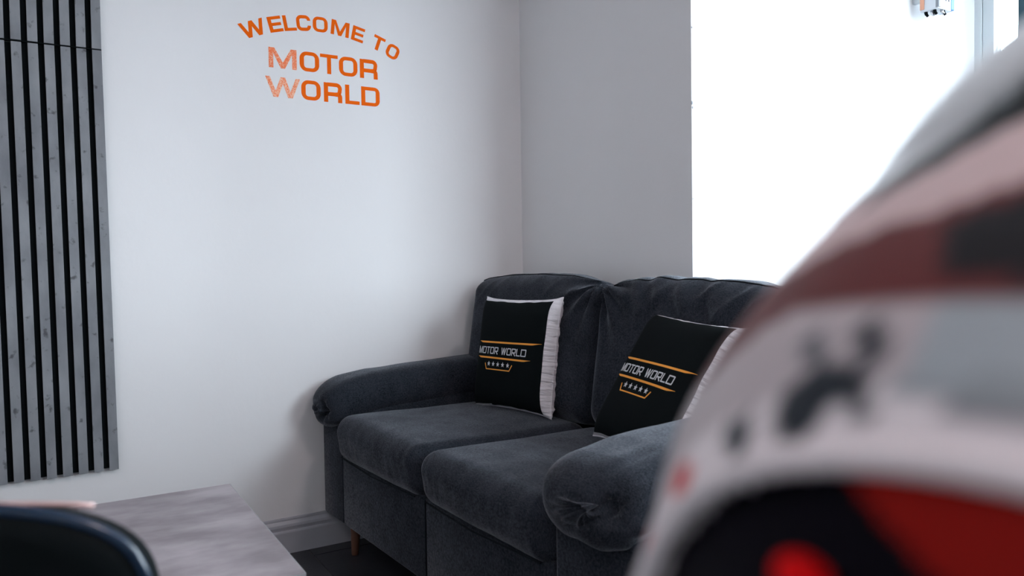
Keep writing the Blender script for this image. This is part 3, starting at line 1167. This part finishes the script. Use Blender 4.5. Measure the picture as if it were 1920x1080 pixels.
def hp(az, el, k=1.0):
    a, e = R(az), R(el)
    d = Vector((math.cos(e) * math.cos(a), math.cos(e) * math.sin(a), math.sin(e)))
    p = Vector((d.x * SA_, d.y * SB_, d.z * SC_)) * k * (1 - 0.024 * math.exp(-((el - 30) / 14) ** 2))
    if el < 0:                       # lower part: neck side straighter, chin bar pushed forward
        s = min(1, -el / 55)
        f = max(0, math.cos(a)) ** 2
        p.x += 0.012 * s * f
        p.x *= 1 + 0.10 * s * (1 - f)
        p.y *= 1 + 0.16 * s
    return p


def inpoly(x, y, P):
    c = False
    j = len(P) - 1
    for i in range(len(P)):
        xi, yi = P[i]
        xj, yj = P[j]
        if (yi > y) != (yj > y) and x < (xj - xi) * (y - yi) / (yj - yi) + xi:
            c = not c
        j = i
    return c


EP = (0.0, -14.0, 36.5, 23.0)


def eye(az, el):
    return ((az - EP[0]) / EP[2]) ** 2 + ((el - EP[1]) / EP[3]) ** 2


POLY = [
    # livery, in degrees round (negative = wearer's right) and up
    ((0.006, 0.004, 0.006), [(-10.3, 27.0), (-3.3, 30.2), (0.5, 31.2), (0.5, 20.9), (-7.6, 21.2)]),
    ((0.11, 0.022, 0.022), [(-60, 9), (-34, 13.0), (-30.5, 15.0), (-24, 18.6), (-19.7, 19.9), (-8.4, 19.6), (0.5, 19.5), (0.5, 32.6), (-4.4, 31.6), (-8.4, 30.0), (-12.6, 28.8), (-20.2, 27.8), (-27.7, 26.0), (-60, 20)]),
    ((0.001, 0.003, 0.004), [(-26, 32.5), (-16.4, 36.2), (-13.0, 38.4), (-9.0, 41.5), (0.5, 45.5), (0.5, 60), (-10, 54), (-16, 47), (-20, 42.5), (-26, 37)]),
    ((0.26, 0.29, 0.31), [(-8.3, 13.5), (0.5, 14.3), (0.5, 12.9), (-7.3, 12.1)]),
    ((0.17, 0.17, 0.19), [(-4.5, 12.3), (0.5, 12.6), (0.5, 10.9), (-1.5, 11.3)]),
]
LOGO = [
    ((0.10, 0.105, 0.12), [(-17.8, 16.3), (-16.4, 17.5), (-14.6, 16.6), (-13.7, 14.7), (-15.6, 14.4)]),
    ((0.028, 0.033, 0.042), [(-12.5, 17.6), (-11.2, 18.4), (-9.0, 16.7), (-8.3, 14.9), (-10.7, 14.9)]),
    ((0.020, 0.026, 0.034), [(-16.3, 9.3), (-16.3, 11.6), (-14.5, 13.8), (-12.2, 14.4), (-9.7, 13.9), (-7.6, 10.9), (-8.7, 9.9), (-10.1, 11.6), (-11.1, 11.7), (-11.5, 9.6), (-13.5, 9.0)]),
    ((0.010, 0.018, 0.026), [(-22.3, 7.5), (-22.5, 9.3), (-19.8, 10.0), (-18.3, 8.6), (-19.2, 6.9)]),
    ((0.50, 0.004, 0.004), [(-31.9, 2.7), (-29.9, 5.2), (-26.2, 5.0), (-26.2, 2.7)]),
    ((0.55, 0.004, 0.004), [(-39.5, -8.3), (-40.6, -3.3), (-35.0, -1.5), (-34.0, -6.6)]),
]


def grow(P, k):
    cx, cy = sum(p[0] for p in P) / len(P), sum(p[1] for p in P) / len(P)
    return [(cx + (p[0] - cx) * k, cy + (p[1] - cy) * k) for p in P]


LOGO = [(c, grow(P, 1.0 if i < 2 else 1.08)) for i, (c, P) in enumerate(LOGO)] + [((0.03, 0.03, 0.035), [(-60, -40), (-39.5, -40), (-38.5, -14), (-43, -3), (-60, 2)])]


def livery(az, el):
    m_ = -abs(az)
    if az <= 0.5:
        for c, P in LOGO:
            if inpoly(az, el, P): return c
    for c, P in POLY:
        if inpoly(m_, el, P): return c
    if -60 < m_ and 29 + (m_ + 0) * 0.0 < el < 50 and el > 22:
        pass
    if eye(az, el) < 1.45: return (0.70, 0.65, 0.67)
    if el > 41: return (0.42, 0.45, 0.47)
    if el > 14 and (el > 20): return (0.56, 0.43, 0.43)
    if abs(az) > 70 and el < 16: return (0.30, 0.02, 0.02) if (el + az * 0.2) % 22 < 9 else (0.03, 0.03, 0.04)
    if m_ > -7: return (0.33, 0.37, 0.395)
    return (0.43, 0.385, 0.40)


def paint_mat():
    m = mat('helmet_livery_paint', (0.5, 0.5, 0.5), 0.42, spec=0.18)
    nt = m.node_tree
    at_ = nt.nodes.new('ShaderNodeAttribute')
    at_.attribute_name = 'livery'
    nt.links.new(at_.outputs['Color'], nt.nodes['Principled BSDF'].inputs['Base Color'])
    return m


M['livery'] = paint_mat()


def sph_patch(name, az0, az1, el0, el1, step, keep, k, m, parent, colf=None, wrap=False):
    bm = bmesh.new()
    lay = bm.verts.layers.float_color.new('livery') if colf else None
    na = int(round((az1 - az0) / step))
    ne = int(round((el1 - el0) / step))
    V = {}
    info = {}
    for i in range(na if wrap else na + 1):
        for j in range(ne + 1):
            az, el = az0 + step * i, el0 + step * j
            kk = k(az, el) if callable(k) else k
            V[i, j] = bm.verts.new(hp(az, min(el, 89.9), kk))
            info[i, j] = (az, el)
    bm.verts.ensure_lookup_table()
    for i in range(na):
        for j in range(ne):
            i2 = (i + 1) % na if wrap else i + 1
            az, el = az0 + step * (i + .5), el0 + step * (j + .5)
            if keep and not keep(az, el): continue
            bm.faces.new((V[i, j], V[i2, j], V[i2, j + 1], V[i, j + 1]))
    if colf:
        for key, v in V.items():
            c = colf(*info[key])
            v[lay] = (c[0], c[1], c[2], 1)
    bmesh.ops.delete(bm, geom=[v for v in bm.verts if not v.link_faces], context='VERTS')
    return finish(name, bm, m, parent, smooth=True, recalc=False)


shell = sph_patch('shell', -180, 180, -58, 90, 1.0, lambda a, e: eye(a, e) > 1.0, 1.0, M['livery'], helmet, livery, wrap=True)
mod = shell.modifiers.new('thickness', 'SOLIDIFY')
mod.thickness = 0.006
mod.offset = -1
ring_pts = [hp(EP[0] + EP[2] * math.cos(2 * math.pi * i / 120), EP[1] + EP[3] * math.sin(2 * math.pi * i / 120), 0.998) for i in range(120)]
bm = bmesh.new()
tube(bm, ring_pts, 0.0026, 10, closed=True)
finish('eyeport_trim', bm, M['trim_white'], helmet, smooth=True)
visor = sph_patch('visor', -38, 38, -38, 10, 1.0, None, 0.972, M['visor'], helmet)
sph_patch('visor_red_patch', -9.0, 30, 0, 9, 0.5, lambda a, e: e > 2.6 + max(0, -(a + 1.5)) * 0.62 and eye(a, e) < 0.97, 0.988, M['visor_red'], visor)  # red area laid over the upper visor
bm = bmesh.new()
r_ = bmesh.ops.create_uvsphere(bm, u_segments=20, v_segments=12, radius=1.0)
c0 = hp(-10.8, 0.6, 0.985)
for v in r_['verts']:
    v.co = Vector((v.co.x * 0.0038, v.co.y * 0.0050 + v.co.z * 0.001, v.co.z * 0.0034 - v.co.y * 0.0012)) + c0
finish('visor_red_spot', bm, M['bright_red'], visor, smooth=True)  # small bright red oval on the visor
# raised top scoop whose dark mouth shows as the black wedge
def scoop_k(a, e):
    s = max(0, min(1, (e - 41) / 18))
    return 1.003 + 0.125 * s * math.exp(-((a) / 62) ** 4)


sc = sph_patch('top_scoop', -56, 56, 30, 89, 1.0, lambda a, e: e > 58.5 - abs(a) * 0.85 and e > 36, scoop_k, M['scoop_grey'], helmet)
md = sc.modifiers.new('thickness', 'SOLIDIFY')
md.thickness = 0.006
md.offset = -1
# rear spoiler, hinge covers, chin vent and neck roll
bm = bmesh.new()
rows = []
for i in range(25):
    az = 150 + 60 * i / 24
    a, b, c = hp(az, 34, 1.01), hp(az, 26, 1.02), hp(az, 20, 1.16)
    rows.append([bm.verts.new(p) for p in (a, c, b)])
for i in range(24):
    A, B = rows[i], rows[i + 1]
    for k in range(3):
        bm.faces.new((A[k], B[k], B[(k + 1) % 3], A[(k + 1) % 3]))
bm.faces.new(rows[0])
bm.faces.new(rows[-1][::-1])
finish('rear_spoiler', bm, M['scoop_grey'], helmet, smooth=True)
for s in (-1, 1):
    bm = bmesh.new()
    bmesh.ops.create_cone(bm, cap_ends=True, segments=32, radius1=0.024, radius2=0.020, depth=0.010)
    p = hp(s * 84, -10, 1.0)
    move(bm, Matrix.Translation(p) @ Vector((0, s, 0)).to_track_quat('Z', 'Y').to_matrix().to_4x4())
    finish('hinge_cover', bm, M['black_plastic'], helmet, smooth=False)
sph_patch('chin_vent', -16, 16, -50, -42, 1.0, None, 1.012, M['black_plastic'], helmet)
bm = bmesh.new()
tube(bm, [hp(360 * i / 72, -57, 0.96) for i in range(72)], 0.010, 10, closed=True)
finish('neck_roll', bm, M['black_plastic'], helmet, smooth=True)

# ------------------------------------------------------------------ terminal box on the bay reveal
tx = empty('terminal_box', (XB, 1.09, 1.787))
tag(tx, 'small pale terminal box with copper and blue ends, high on the bright bay wall', 'electrical box')
finish('mounting_arm', bx(0.0, 0.045, -0.010, 0.010, 0.070, 0.094, bev=0.002), M['pvc'], tx)
finish('body', bx(0.040, 0.105, -0.028, 0.052, 0.026, 0.10, bev=0.003), M['box_white'], tx)
finish('grey_divider', bx(0.096, 0.1075, -0.0295, -0.016, 0.030, 0.10, bev=0.001), M['box_grey'], tx)
finish('copper_plate', bx(0.041, 0.056, -0.0305, -0.0285, 0.034, 0.10), M['copper'], tx)
finish('end_cap', bx(0.050, 0.104, 0.0525, 0.076, 0.032, 0.10, bev=0.003), M['box_blue'], tx)
for k, y in enumerate((-0.004, 0.014, 0.032)):
    finish('printed_mark', bx(0.1051, 0.1055, y, y + 0.008, 0.056, 0.070), M['ink'], tx)
for x, y, m in ((0.055, -0.018, 'black_plastic'), (0.074, -0.012, 'chrome'), (0.086, -0.018, 'black_plastic'), (0.098, 0.004, 'chrome'), (0.096, 0.018, 'black_plastic')):
    bm = bmesh.new()
    tube(bm, [(x, y, 0.027), (x + .002, y, 0.018), (x + .006, y + 0.004, 0.010)], [0.006, 0.0055, 0.0045], 10)
    finish('terminal_screw', bm, M[m], tx, smooth=True)
